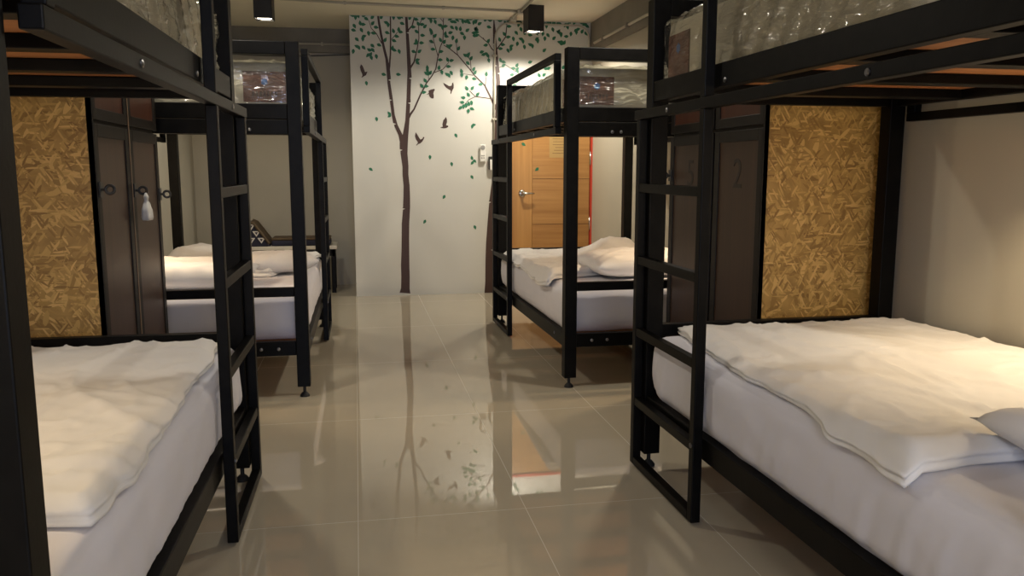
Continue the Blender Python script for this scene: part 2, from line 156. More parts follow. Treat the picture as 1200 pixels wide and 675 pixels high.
# ---------------------------------------------------------------- mesh helpers
class MB:
    def __init__(s): s.v = []; s.f = []
    def box(s, x0, x1, y0, y1, z0, z1):
        x0, x1 = sorted((x0, x1)); y0, y1 = sorted((y0, y1)); z0, z1 = sorted((z0, z1)); n = len(s.v)
        s.v += [(x, y, z) for z in (z0, z1) for y in (y0, y1) for x in (x0, x1)]
        s.f += [tuple(n+i for i in q) for q in ((0, 2, 3, 1), (4, 5, 7, 6), (0, 1, 5, 4), (2, 6, 7, 3), (0, 4, 6, 2), (1, 3, 7, 5))]
        return s
    def tube(s, pts, r, n=10, caps=True):
        pts = [Vector(p) for p in pts]; base = len(s.v); rr = r if isinstance(r, (list, tuple)) else [r]*len(pts)
        up = None
        for i, p in enumerate(pts):
            d = (pts[min(i+1, len(pts)-1)]-pts[max(i-1, 0)]).normalized()
            if up is None: up = d.orthogonal().normalized()
            a = (up-d*up.dot(d)).normalized(); up = a; b = d.cross(a)
            for k in range(n):
                t = 2*PI*k/n; s.v.append(tuple(p+(a*math.cos(t)+b*math.sin(t))*rr[i]))
        for i in range(len(pts)-1):
            for k in range(n):
                k2 = (k+1) % n; s.f.append((base+i*n+k, base+i*n+k2, base+(i+1)*n+k2, base+(i+1)*n+k))
        if caps:
            s.f.append(tuple(base+k for k in range(n))[::-1]); e = base+(len(pts)-1)*n; s.f.append(tuple(e+k for k in range(n)))
        return s
    def prism(s, poly, o, ax, ay, an, depth):      # polygon (a,b) in the plane o + a*ax + b*ay, extruded along an
        o, ax, ay, an = map(Vector, (o, ax, ay, an)); n = len(s.v); m = len(poly)
        for d in (0, depth):
            for a, b in poly: s.v.append(tuple(o+ax*a+ay*b+an*d))
        tri = geometry.tessellate_polygon([[Vector((a, b, 0)) for a, b in poly]])
        for t in tri: s.f.append(tuple(n+i for i in t)); s.f.append(tuple(n+m+i for i in t[::-1]))
        for i in range(m): s.f.append((n+i, n+(i+1) % m, n+m+(i+1) % m, n+m+i))
        return s
    def grid(s, nu, nv, fn, closed_u=False):
        n = len(s.v)
        for j in range(nv+1):
            for i in range(nu+1): s.v.append(tuple(fn(i/nu, j/nv)))
        for j in range(nv):
            for i in range(nu): a = n+j*(nu+1)+i; s.f.append((a, a+1, a+nu+2, a+nu+1))
        return s
    def build(s, name, mat, parent=None, org=(0, 0, 0), smooth=False, bevel=0, weld=False):
        me = bpy.data.meshes.new(name); me.from_pydata([(x-org[0], y-org[1], z-org[2]) for x, y, z in s.v], [], s.f)
        bm = bmesh.new(); bm.from_mesh(me)
        if weld: bmesh.ops.remove_doubles(bm, verts=bm.verts, dist=1e-5)
        bmesh.ops.recalc_face_normals(bm, faces=bm.faces); bm.to_mesh(me); bm.free()
        me.materials.append(mat); o = bpy.data.objects.new(name, me); C.objects.link(o)
        o.location = org if parent is None else (0, 0, 0)
        if parent is not None: o.parent = parent
        if smooth: me.polygons.foreach_set('use_smooth', [True]*len(me.polygons))
        if bevel:
            b = o.modifiers.new('bevel', 'BEVEL'); b.width = bevel; b.segments = 2; b.limit_method = 'ANGLE'; b.harden_normals = False
        return o
def tag(o, label=None, cat=None, group=None, kind=None):
    if label: o['label'] = label
    if cat: o['category'] = cat
    if group: o['group'] = group
    if kind: o['kind'] = kind
    return o
def empty(name, loc, rz=0):
    o = bpy.data.objects.new(name, None); C.objects.link(o); o.location = loc; o.rotation_euler = (0, 0, rz); o.empty_display_size = .1
    return o
def struct(name, mb, mat, **k):
    return tag(mb.build(name, mat, **k), kind='structure')
def dup(o, parent=None):
    c = o.copy(); C.objects.link(c)
    if parent is not None: c.parent = parent
    for ch in list(o.children): dup(ch, c)
    return c
def nz(x, y, z=0): return noise.noise(Vector((x, y, z)))
def ridge(x, y, z=0): return 1-min(1, abs(nz(x, y, z))*3.2)

# ---------------------------------------------------------------- room shell
XL, XR, YM, YB, YN, H = -1.62, 2.33, 8.03, 8.90, -2.6, 2.645
struct('floor', MB().box(XL-.1, XR+.1, YN-.1, YB+.1, -.08, 0), M['tile'])
struct('ceiling', MB().box(XL-.1, XR+.1, YN-.1, YB+.1, H, H+.08), M['ceil'])
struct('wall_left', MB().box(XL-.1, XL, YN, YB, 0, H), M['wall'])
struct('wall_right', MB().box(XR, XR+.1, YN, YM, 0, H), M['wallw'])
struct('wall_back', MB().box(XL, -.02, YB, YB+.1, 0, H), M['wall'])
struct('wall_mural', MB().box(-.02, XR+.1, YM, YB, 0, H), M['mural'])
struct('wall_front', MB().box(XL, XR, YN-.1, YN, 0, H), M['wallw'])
struct('trim_1', MB().box(XR-.025, XR, YN, YM, 2.355, H), M['beam'])
struct('trim_2', MB().box(XL, -.02, YB-.06, YB, 2.41, H), M['beam'])

# ---------------------------------------------------------------- door in the mural wall
dr = empty('door_1', (1.53, YM, 0)); tag(dr, kind='structure')
def D(mb, n, mat, p, **k): return mb.build(n, M[mat], p, **k)
leaf_ = D(MB().box(.19, .775, -.03, .0, .005, 1.90), 'door_panel', 'doorw', dr, bevel=.002)
D(MB().box(-.022, .188, -.03, .0, .005, 1.90), 'door_stile', 'doorv', dr, bevel=.002)
g = MB()
for z in (.22, .68, 1.13, 1.58): g.box(.19, .775, -.031, -.0295, z, z+.005)
D(g, 'groove', 'groove', dr)
D(MB().box(.782, .81, -.045, .0, 0, 1.94).box(-.034, -.023, -.045, 0, 0, 1.94).box(-.034, .81, -.045, 0, 1.912, 1.94), 'door_frame', 'red', dr, bevel=.002)
for z in (.62, 1.27): D(MB().tube([(.779, -.04, z), (.779, -.04, z+.13)], .008, 10), 'hinge', 'chrome', dr, smooth=True)
hd = D(MB().tube([(.085, -.03, .99), (.085, -.038, .99), (.085, -.045, .99)], [.036, .036, .024], 24), 'handle', 'chrome', dr, smooth=True)
D(MB().tube([(.085, -.03, .99), (.085, -.075, .99), (.10, -.088, .99), (.13, -.09, .992), (.20, -.085, .99)], [.013, .013, .013, .011, .008], 12), 'lever', 'chrome', hd, smooth=True)
nt_ = D(MB().box(.36, .62, -.032, -.0305, 1.34, 1.64), 'notice', 'paper', dr)
g = MB()
for i in range(9):
    z = 1.61-i*.028; w_ = random.uniform(.07, .10); g.box(.49-w_, .49+w_*.95, -.0328, -.0322, z-.004, z)
D(g, 'printed_lines', 'ink', nt_)

# ---------------------------------------------------------------- mural stickers
def leafpoly(x, z, a, ln, wd=.64):
    ca, sa = math.cos(math.radians(a)), math.sin(math.radians(a)); out = []
    for t, h in ((-.5, 0), (-.36, .30), (-.15, .5), (.08, .46), (.3, .24), (.5, 0), (.3, -.2), (.08, -.38), (-.15, -.44), (-.36, -.28)):
        u, v = t*ln, h*ln*wd; out.append((x+u*ca-v*sa, z+u*sa+v*ca))
    return out
def sticker(polys, name, mat, parent=None, y=YM, org=None):
    mb = MB()
    for k, p in enumerate(polys):
        mb.prism([(a, min(b, H-.003)) for a, b in p], (0, y-.0016-.00025*(k % 3), 0), (1, 0, 0), (0, 0, 1), (0, 1, 0), .0015)
    return mb.build(name, mat, parent, org or (0, 0, 0))
def clip_ok(p): return max(b for a, b in p) < H+.02
t = empty('tree_sticker', (0, 0, 0)); tag(t, 'brown wall sticker tree standing alone, left of the bed and door', 'wall sticker')
sticker(T1, 'trunk', M['trunk'], t); sticker([leafpoly(x, z, a, .049) for x, z, a in LV1], 'foliage', M['leaf'], t, y=YM-.002)
t = empty('tree_sticker', (0, 0, 0)); tag(t, 'brown wall sticker tree half hidden behind the bed ladder, beside the conduit', 'wall sticker')
sticker(T2, 'trunk', M['trunk'], t, y=YM-.0005); sticker([leafpoly(x, z, a, .049) for x, z, a in LV2], 'foliage', M['leaf'], t, y=YM-.0025)
for p, l in zip(BIRDS, ('brown bird sticker highest at the left edge of the mural, beak to the right', 'brown bird sticker just right of the fork of the left tree',
                        'brown bird sticker with one wing straight up, below the highest right bird', 'brown bird sticker highest on the right with both wings raised', 'brown bird sticker flying left beside the long branch')):
    cx = sum(a for a, b in p)/len(p); cz = sum(b for a, b in p)/len(p)
    tag(sticker([p], 'bird_sticker', M['trunk'], org=(cx, YM, cz)), l, 'bird sticker', 'bird stickers on the mural wall')
FL = ['green leaf sticker falling just below the highest left bird', 'green leaf sticker just left of the leaf pair touching the left tree', 'green leaf sticker below the bird by the fork of the left tree',
      'green leaf sticker far left, beside the left tree trunk', 'green leaf sticker below and right of the bird with its wing straight up', 'green leaf sticker left of the three leaf sticker by the remote',
      'green leaf sticker just below the three leaf sticker by the remote', 'green leaf sticker alone between the two trunks, middle height', 'green leaf sticker lowest, near the left trunk', 'green leaf sticker lowest, near the right trunk']
for (x, z, a), l in zip(FALL, FL):
    tag(sticker([leafpoly(x, z, a, .046)], 'leaf_sticker', M['leaf'], org=(x, YM, z)), l, 'leaf sticker', 'falling leaf stickers on the mural wall')
for c, l in zip(CLUST, ('green two leaf sticker beside the left fork branch of the left tree', 'green folded two leaf sticker under the lowest branch of the right tree', 'green three leaf sticker beside the white remote control')):
    tag(sticker([leafpoly(x, z, a, .045) for x, z, a in c], 'leaf_sticker', M['leaf'], org=(c[0][0], YM, c[0][1])), l, 'leaf sticker', 'falling leaf stickers on the mural wall')
for (x, z, a), l in zip(DLV, ('dark green leaf sticker on the door stile, upper one', 'dark green leaf sticker on the door panel, lower one')):
    tag(sticker([leafpoly(x, z, a, .05)], 'leaf_sticker', M['leaf'], org=(x, YM-.031, z), y=YM-.031), l, 'leaf sticker', 'leaf stickers on the wooden door')

# ---------------------------------------------------------------- small things on the mural wall
rc = empty('remote_control', (1.225, YM, 1.30)); tag(rc, 'white remote control with round grey dial in a wall holder', 'remote control')
MB().box(-.032, .032, -.022, -.0, -.005, .10).build('holder', M['white'], rc, bevel=.006)
MB().box(-.027, .027, -.036, -.023, .0, .165).build('body', M['white'], rc, bevel=.008)
MB().tube([(0, -.035, .135), (0, -.040, .135)], .022, 20).build('dial', M['grey'], rc, smooth=False)
MB().box(-.018, -.004, -.039, -.0355, .03, .04).box(.004, .018, -.039, -.0355, .03, .04).box(-.018, .018, -.039, -.0355, .055, .062).build('button', M['grey'], rc)
sw = empty('light_switch', (1.325, YM, 1.22)); tag(sw, 'white wall switch in a surface box at the end of the conduit', 'switch')
MB().box(-.04, .04, -.045, 0, 0, .13).build('surface_box', M['dark'], sw, bevel=.004)
MB().box(-.032, .038, -.052, -.0455, .0, .10).build('switch_plate', M['white'], sw, bevel=.003)
MB().box(.0, .02, -.056, -.0525, .03, .07).build('rocker', M['white'], sw, bevel=.002)
def arc(c, a0, a1, r, ax, ay, n=8):
    c, ax, ay = Vector(c), Vector(ax), Vector(ay)
    return [c+ax*math.cos(a0+(a1-a0)*i/n)*r+ay*math.sin(a0+(a1-a0)*i/n)*r for i in range(n+1)]
cd = empty('conduit', (1.34, YM, 1.35)); tag(cd, 'grey vertical conduit running down the mural to the switch', 'conduit')
y = YM-.013
pts = [(1.335, y, 1.35), (1.345, y, 2.2), (1.35, y, 2.42)]+arc((1.50, y, 2.475), PI, PI/2, .145, (1, 0, 0), (0, 0, 1))+[(1.60, y, 2.62)]
pts = [tuple(Vector(p)-Vector((1.34, YM, 1.35))) for p in pts]
MB().tube(pts, .0095, 10).build('pipe', M['conduit'], cd, smooth=True)
for z in (.35, .95): MB().box(-.02, .03, -.025, 0, z, z+.018).build('clamp', M['conduit'], cd, bevel=.003)
cd = empty('conduit', (1.9, YM, 2.6)); tag(cd, 'grey conduit along the top of the mural bending down at the right corner', 'conduit')
pts = [(1.60, y, 2.615), (2.10, y, 2.615)]+arc((2.16, y, 2.485), PI/2, 0, .13, (1, 0, 0), (0, 0, 1))+[(2.29, y, 2.36)]
MB().tube([tuple(Vector(p)-Vector((1.9, YM, 2.6))) for p in pts], .0095, 10).build('pipe', M['conduit'], cd, smooth=True)
MB().box(.37, .41, -.028, 0, -.29, -.24).build('coupling', M['conduit'], cd, bevel=.003)
cd = empty('conduit', (XR, 7, 2.43)); tag(cd, 'pale conduit along the grey beam on the right wall', 'conduit')
for a, b in ((-.1, .85), (-3.0, -.18)): MB().tube([(-.038, a, 0), (-.038, b, 0)], .0115, 10).build('pipe', M['conduit'], cd, smooth=True)
for a in (-.14, .55, -1.2): MB().box(-.055, -.025, a-.02, a+.02, -.02, .02).build('clamp', M['beam'], cd, bevel=.003)
cd = empty('conduit', (-.8, YB-.06, 2.49)); tag(cd, 'pale conduit along the grey beam on the recessed back wall', 'conduit')
MB().tube([(-.8, -.014, 0), (.775, -.014, 0)], .0115, 10).build('pipe', M['conduit'], cd, smooth=True)
for a in (-.3, .5): MB().box(a-.012, a+.012, -.028, 0, -.018, .018).build('clamp', M['conduit'], cd, bevel=.003)
cd = empty('electric_cable', (-.8, YB, 2.40)); tag(cd, 'thin dark cable sagging below the beam on the back wall', 'cable')
MB().tube([(-.8+1.58*i/16, -.012, -.045*math.sin(PI*(i/16))*.7) for i in range(17)], .005, 6).build('cable', M['dark'], cd, smooth=True)
cd = empty('conduit', (.5, 7.5, H)); tag(cd, 'grey conduit crossing the ceiling between the two spotlights', 'conduit')
MB().tube([(-1.08, -.16, -.013), (-.5, -.08, -.013), (.9, .0, -.013), (.975, .02, -.013)], .0105, 10).build('pipe', M['conduit'], cd, smooth=True)
for a, b in ((-.55, -.085), (.3, -.03)): MB().box(a-.012, a+.012, b-.02, b+.02, -.026, 0).build('clamp', M['conduit'], cd, bevel=.003)
cd = empty('conduit', (1.5, 7.5, H)); tag(cd, 'grey conduit and junction box on the ceiling beside the right spotlight', 'conduit')
MB().box(-.035, .035, -.035, .035, -.04, 0).build('junction_box', M['conduit'], cd, bevel=.005)
MB().tube([(.0, -.035, -.013), (.0, -1.9, -.013)], .0105, 10).build('pipe', M['conduit'], cd, smooth=True)
MB().tube([(-.005, .035, -.013), (-.01, .38, -.013), (-.01, .51, -.014)], .0105, 10).build('pipe', M['conduit'], cd, smooth=True)
MB().box(-.03, .03, .34, .41, -.035, 0).build('coupling', M['conduit'], cd, bevel=.005)

# ---------------------------------------------------------------- ceiling spotlights
def spot(x, y, rz, label):
    e = empty('ceiling_spotlight', (x, y, H), rz); tag(e, label, 'ceiling light', 'black box spotlights on the ceiling')
    w = .072; mb = MB()
    mb.box(-w, w, -w, w, -.03, 0)
    for a in ((-w, -w+.006, -w, w), (w-.006, w, -w, w), (-w, w, -w, -w+.006), (-w, w, w-.006, w)): mb.box(*a, -.222, -.03)
    mb.build('housing', M['housing'], e)
    MB().tube([(0, 0, -.205), (0, 0, -.213)], .056, 24).build('lens', M['bulb'], e)
    MB().box(-.066, .066, -.066, .066, -.205, -.198).build('reflector', M['white'], e)
    return e
spot(1.58, 7.32, .12, 'black box spotlight beside the junction box, shining on the mural')
spot(-.69, 7.12, -.05, 'black box spotlight above the far left bunk bed')

# ---------------------------------------------------------------- bunk beds
BL, BW, BH, PW = 2.098, 1.107, 1.868, .068
def make_bed(s):
    root = empty('bunk_bed', (0, 0, 0))
    st = M['steel']
    def B(v0, v1, u0, u1, z0, z1, mb=None):
        mb = mb or MB(); return mb.box(s*v0, s*v1, u0, u1, z0, z1)
    def P(mb, n, par=root, m=None, bevel=.003): return mb.build(n, m or st, par, bevel=bevel)
    for v in (0, BW-PW):
        for u in (0, BL-PW):
            p = P(B(v, v+PW, u, u+PW, .06, BH), 'post')
            cx, cy = s*(v+PW/2), u+PW/2
            f = MB().tube([(cx, cy, .02), (cx, cy, .06)], .008, 10).tube([(cx, cy, 0), (cx, cy, .006), (cx, cy, .014), (cx, cy, .024)], [.026, .026, .021, .011], 18)
            f.build('levelling_foot', M['rubber'], p, smooth=False)
    e = .001
    for z0, z1 in ((.232, .309), (1.48, 1.557)):
        for v in (.004, BW-.044): P(B(v, v+.04, PW+e, BL-PW-e, z0, z1), 'side_rail')
        for u in (.012, BL-.052): P(B(PW+e, BW-PW-e, u, u+.04, z0, z1), 'end_rail')
    P(B(PW+e, BW-PW-e, .012, .052, 1.402, 1.477), 'end_rail')
    for u in (.014, BL-.054):
        P(B(PW+e, BW-PW-e, u, u+.04, .551, .60), 'crossbar')
        P(B(PW+e, BW-PW-e, u-.012, u+.05, 1.803, BH), 'top_rail')
    for u in (.37, .80, 1.23, 1.66):
        P(B(.046, BW-.046, u, u+.07, 1.481, 1.513), 'cross_beam'); P(B(.046, BW-.046, u, u+.05, .235, .285), 'cross_beam')
    for z in (1.514, .287): P(B(.0455, BW-.0455, .054, BL-.054, z, z+.013), 'platform_board', m=M['ply'], bevel=0)
    # wall-side low guard
    P(B(BW+.002, BW+.035, .3, BL-.07, 1.418, 1.452, B(BW+.002, BW+.035, BL-.12, BL-.07, 1.452, 1.56)), 'wall_side_rail')
    # ladder and entry guard on the aisle side
    o0, o1 = -.037, -.002; t = .036; lw = .628
    ld = MB(); B(o0, o1, BL-t, BL, .01, 1.415, ld); B(o0, o1, BL-lw, BL-lw+t, .01, 1.415, ld); B(o0, o1, BL-lw+t, BL-t, .01, .042, ld)
    ld = P(ld, 'ladder')
    for z in (.262, .552, .845, 1.132): P(B(o0+.002, o1-.002, BL-lw+t, BL-t, z, z+.034), 'rung', ld)
    g = MB(); B(o0, o1, .105, BL+.03, 1.4155, 1.452, g); B(o0, o1, BL-lw, BL-lw+t, 1.452, 1.815, g); B(o0, o1, .12, .12+t, 1.452, 1.815, g); B(o0, o1, .12, BL-lw+t, 1.815, 1.85, g)
    g = P(g, 'guard_rail')
    def bolt(v, u, z, par, ax):
        d = {'u': (0, -1, 0), 'v': (-s, 0, 0)}[ax]; p = Vector((s*v, u, z)); d = Vector(d)
        MB().tube([p, p+d*.003, p+d*.005], [.009, .009, .004], 10).build('bolt', M['bolt'], par)
    er = [c for c in root.children if c.name.startswith('end_rail')]
    bolt(.16, .012, .27, er[0], 'u'); bolt(.25, .012, .27, er[0], 'u'); bolt(.26, .012, 1.425, er[-1], 'u'); bolt(.31, .012, 1.425, er[-1], 'u')
    bolt(o0, BL-.5*lw, 1.433, g, 'v'); bolt(o0, .62, 1.433, g, 'v'); bolt(o0, BL-lw+t/2, .285, ld, 'v'); bolt(.004, .25, .275, er[0], 'v'); bolt(.004, BL-lw-.06, 1.5, g, 'v')
    return root
BEDS = dict(NR=(1, 1.1574, 1.0542, -.0101), FR=(1, 1.1244, 4.3512, -.0127), NL=(-1, -.4633, 1.1917, .0121), FL=(-1, -.2688, 4.4378, .0089))
beds = {}
r = make_bed(1); beds['NR'] = r; beds['FR'] = dup(r)
l = make_bed(-1); beds['NL'] = l; beds['FL'] = dup(l)
BLAB = dict(NR='black steel bunk bed nearest on the right, beside the bare grey wall', FR='black steel bunk bed far on the right, in front of the wooden door',
            NL='black steel bunk bed nearest on the left, its post at the photo edge', FL='black steel bunk bed far on the left, in front of the low bench')
for k, (s, x, y, a) in BEDS.items():
    o = beds[k]; o.location = (x, y, 0); o.rotation_euler = (0, 0, -a); tag(o, BLAB[k], 'bunk bed', 'black steel bunk beds along the aisle')
def wp(k, u, v, z=0):
    s, x, y, a = BEDS[k]; d = s*v
    return Vector((x+d*math.cos(a)+u*math.sin(a), y+u*math.cos(a)-d*math.sin(a), z))

# rounded box as one mesh, with a displacement callback
def rbox(cx, cy, cz, sx, sy, sz, r, n, disp):
    bm = bmesh.new(); mb = MB()
    def face(o, a, b, na, nb):
        base = len(mb.v)
        for j in range(nb+1):
            for i in range(na+1): mb.v.append(tuple(Vector(o)+Vector(a)*(i/na)+Vector(b)*(j/nb)))
        for j in range(nb):
            for i in range(na): q = base+j*(na+1)+i; mb.f.append((q, q+1, q+na+2, q+na+1))
    hx, hy, hz = sx/2, sy/2, sz/2; nx, ny, nn = [max(4, int(d/n)) for d in (sx, sy, sz)]
    for z in (-hz, hz): face((-hx, -hy, z), (sx, 0, 0), (0, sy, 0), nx, ny)
    for y in (-hy, hy): face((-hx, y, -hz), (sx, 0, 0), (0, 0, sz), nx, nn)
    for x in (-hx, hx): face((x, -hy, -hz), (0, sy, 0), (0, 0, sz), ny, nn)
    out = []
    for v in mb.v:
        q = Vector(v); c = Vector((max(-hx+r, min(hx-r, q.x)), max(-hy+r, min(hy-r, q.y)), max(-hz+r, min(hz-r, q.z))))
        d = q-c; nrm = d.normalized() if d.length > 1e-6 else Vector((0, 0, 1)); q = c+nrm*r
        q = q+nrm*disp(q, nrm); out.append((q.x+cx, q.y+cy, q.z+cz))
    mb.v = out
    return mb
def on_bed(o, k, u, v, z):
    s, x, y, a = BEDS[k]; o.location = wp(k, u, v, z); o.rotation_euler = (0, 0, -a); return o
MU, MV = BL-.15, BW-.03
def lower_mattress(k, seed, res=.02):
    s = BEDS[k][0]; hz = .262
    def disp(q, n):
        d = .004*nz(q.x*2+seed, q.y*2, q.z*3)
        side = abs(n.z) < .8
        zz = (q.z+hz/2)/hz
        along = q.y if abs(n.x) > abs(n.y) else q.x
        if side:   # pulled-down wrinkles of the fitted sheet, strongest at the lower edge and the corners
            corner = min(abs(MU/2-abs(q.y)), abs(MV/2-abs(q.x)))
            edge = math.exp(-max(0, min(MU/2-abs(q.y) if abs(n.x) > abs(n.y) else MV/2-abs(q.x), 1))/.25)
            wv = nz(along*26+q.z*9+seed, q.z*3, seed)
            d += .016*wv*(1-zz)*(.25+.9*edge)+.004*nz(along*7+seed, q.z*14, 2)
            d += .012*math.sin(PI*max(0, min(1, zz)))-.006
        else:
            d += .003*ridge(q.x*3+seed, q.y*3)
        return d
    o = rbox(0, 0, 0, MV, MU, hz, .055, res, disp).build('mattress', M['sheet'], weld=True, smooth=True)
    return on_bed(o, k, BL/2, BW/2, .302+hz/2)
ML = dict(NR='mattress in white fitted sheet on the lower bunk nearest right', FR='mattress in white fitted sheet on the lower bunk before the wooden door',
          NL='mattress in white fitted sheet on the lower bunk nearest left', FL='mattress in white fitted sheet on the lower bunk before the bench')
for i, k in enumerate(('NR', 'NL', 'FR', 'FL')):
    tag(lower_mattress(k, 3.1*i, .016 if k[0] == 'N' else .03), ML[k], 'mattress', 'sheeted mattresses on the lower bunks')

# upper mattresses in clear plastic
def upper_mattress(k, label, cards, wrap_u):
    s, bx, by, ba = BEDS[k]; hz = .245; e = empty('mattress', (0, 0, 0)); on_bed(e, k, 0, 0, 1.529); tag(e, label, 'mattress', 'plastic wrapped mattresses on the upper bunks')
    u0, u1 = .075, BL-.075; v0, v1 = .05, BW-.05
    rbox(s*(v0+v1)/2, (u0+u1)/2, hz/2, v1-v0, u1-u0, hz, .03, .04, lambda q, n: .003*nz(q.x*3, q.y*3)).build('ticking', M['matt'], e, weld=True, smooth=True)
    w0, w1 = wrap_u
    def disp(q, n):
        a = (q.y if abs(n.x) > abs(n.y) else q.x); d = .0
        d += .013*ridge(a*8+q.z*5, q.z*1.6, 7+s)**2+.009*abs(nz(a*26+q.z*13, q.z*4, 3))
        return d
    rbox(s*(v0+v1)/2, (w0+w1)/2, hz/2+.003, v1-v0+.014, w1-w0, hz+.008, .03, .018, disp).build('plastic_wrap', M['wrap'], e, weld=True, smooth=True)
    for kind, a0, a1, z0, z1 in cards:
        if kind == 'end':
            c = MB().box(s*a0, s*a1, u0-.0045, u0-.0015, z0, z1).build('label_card', M['card'], e)
            cx, cz = s*(a0+a1)/2, z0+(z1-z0)*.66; y_ = u0-.0048
            MB().prism([(.020*math.cos(t*PI/6)*(1 if t % 2 else .72), .020*math.sin(t*PI/6)*(1 if t % 2 else .72)) for t in range(12)], (cx, y_, cz), (1, 0, 0), (0, 0, 1), (0, -1, 0), .001).build('emblem', M['cardblue'], c)
            m_ = MB()
            for i in range(7): m_.box(cx-.065+i*.019, cx-.052+i*.019, y_-.001, y_, z0+.03, z0+.056)
            m_.build('printed_lettering', M['cardtext'], c)
        else:
            x_ = s*(v0-.0015)
            c = MB().box(x_, x_-s*.003, a0, a1, z0, z1).build('label_card', M['card'], e)
            cy, cz = (a0+a1)/2, z0+(z1-z0)*.66
            MB().prism([(.020*math.cos(t*PI/6)*(1 if t % 2 else .72), .020*math.sin(t*PI/6)*(1 if t % 2 else .72)) for t in range(12)], (x_-s*.0033, cy, cz), (0, 1, 0), (0, 0, 1), (-s, 0, 0), .001).build('emblem', M['cardblue'], c)
    return e
upper_mattress('FR', 'wrapped mattress with brown label on the upper bunk before the wooden door', [('end', .09, .285, .045, .195), ('side', .10, .27, .045, .195)], (.068, BL-.068))
upper_mattress('FL', 'wrapped mattress with brown label on the upper bunk before the bench', [('end', .075, .29, .04, .195)], (.068, BL-.068))
upper_mattress('NR', 'wrapped mattress with torn plastic on the upper bunk nearest right', [('side', 1.80, 1.99, .03, .19)], (.55, BL-.068))
upper_mattress('NL', 'wrapped mattress on the upper bunk nearest left', [], (.068, BL-.068))

# ---------------------------------------------------------------- duvets and pillows
def duvet(name, k, corners, base, thick, seed, drop, label, bumps=(), res=.016, wr=1.0, layers=2, group='white duvets spread on the lower bunks'):
    # corners: near-aisle, near-wall, far-wall, far-aisle as world (x, y); drop(x, y): how far the support falls away there
    A, B_, Cc, D_ = [Vector(c) for c in corners]
    lu = ((B_-A).length+(Cc-D_).length)/2; lv = ((D_-A).length+(Cc-B_).length)/2
    nu, nv = int(lu/res), int(lv/res)
    def pos(u, v): return (A*(1-u)+B_*u)*(1-v)+(D_*(1-u)+Cc*u)*v
    def edge(u, v): return min(u*lu, (1-u)*lu, v*lv, (1-v)*lv)
    def xy(u, v):
        p = pos(u, v); d = edge(u, v); w = math.exp(-d/.10)
        p = p+Vector((nz(p.x*3+seed, p.y*3)*.022+nz(p.x*11+seed, p.y*11)*.010, nz(p.x*3, p.y*3+seed+9)*.022+nz(p.x*11, p.y*11+seed)*.010))*w
        return p
    def wrinkle(x, y, d):
        wx = x+.10*nz(x*2.2+seed, y*2.2); wy = y+.10*nz(x*2.2, y*2.2+seed)
        h = .010*nz(wx*2.4+seed, wy*1.7)+.0085*ridge(wx*3.2+seed, wy*1.3+wx*1.4, seed)**3
        h += .006*ridge(wx*7+wy*3+seed, wy*4-wx*3, seed+4)**4
        h += (.008*math.exp(-max(0, d)/.16))*ridge(wx*5.5-wy*3, wy*7+seed, 1.3)**3
        h += .0022*ridge(wx*19+seed, wy*15+wx*8, 2)**2
        return h*wr
    mb = MB(); top = {}; bot = {}
    def zb(p): return base-drop(p.x, p.y)
    for j in range(nv+1):
        for i in range(nu+1):
            u, v = i/nu, j/nv; p = xy(u, v); d = edge(u, v)
            pr = math.sqrt(1-(1-min(1, d/.035))**2)
            z = zb(p)+thick*(.72+.28*pr)*(1+1.0*math.exp(-v*lv/.16))+wrinkle(p.x, p.y, d)*min(1, .25+d/.05)
            for bx, by, br, bh in bumps: z += bh*math.exp(-((p.x-bx)**2+(p.y-by)**2)/br**2)
            top[i, j] = len(mb.v); mb.v.append((p.x, p.y, z))
    for j in range(nv):
        for i in range(nu): mb.f.append((top[i, j], top[i+1, j], top[i+1, j+1], top[i, j+1]))
    ring = [(i, 0) for i in range(nu)]+[(nu, j) for j in range(nv)]+[(i, nv) for i in range(nu, 0, -1)]+[(0, j) for j in range(nv, 0, -1)]
    ctr = pos(.5, .5); prev = [top[q] for q in ring]; K = layers*5
    for q in range(1, K+1):
        t = q/K; cur = []
        for (i, j), tp in zip(ring, [top[r_] for r_ in ring]):
            x, y, z = mb.v[tp]; u, v = i/nu, j/nv
            nrm = Vector(((-1 if i == 0 else 1 if i == nu else 0), (-1 if j == 0 else 1 if j == nv else 0)))
            ax = (B_-A).normalized(); ay = (D_-A).normalized(); nn = (ax*nrm.x+ay*nrm.y); nn = nn.normalized() if nn.length else nn
            lay = abs(math.sin(PI*t*layers+.35*nz(x*4, y*4, seed)))**.6
            off = .001+.008*lay*(1 if t < 1 else 0)+.008*nz(x*9, y*9, t*3+seed)*math.sin(PI*t)
            if t >= 1: off = -.03
            zz = z+(zb(Vector((x, y)))+.001-z)*t
            mb.v.append((x+nn.x*off, y+nn.y*off, zz)); cur.append(len(mb.v)-1)
        m_ = len(ring)
        for a in range(m_): mb.f.append((prev[a], cur[a], cur[(a+1) % m_], prev[(a+1) % m_]))
        prev = cur
    mb.v.append((ctr.x, ctr.y, base+.001)); c = len(mb.v)-1
    for a in range(len(prev)): mb.f.append((prev[a], c, prev[(a+1) % len(prev)]))
    o = mb.build(name, M['duvet'], org=(ctr.x, ctr.y, base), smooth=True); tag(o, label, 'duvet', group)
    return o
TOP = .566
duvet('duvet', 'NR', [(1.150, 1.52), (2.24, 1.60), (2.25, 3.03), (1.255, 3.05)], TOP, .030, 1.7, lambda x, y: max(0, 1.185-x)*.9, 'white duvet spread over the lower bunk nearest right', bumps=[(1.35, 2.9, .16, .012), (2.0, 2.5, .5, .02)], wr=1.25)
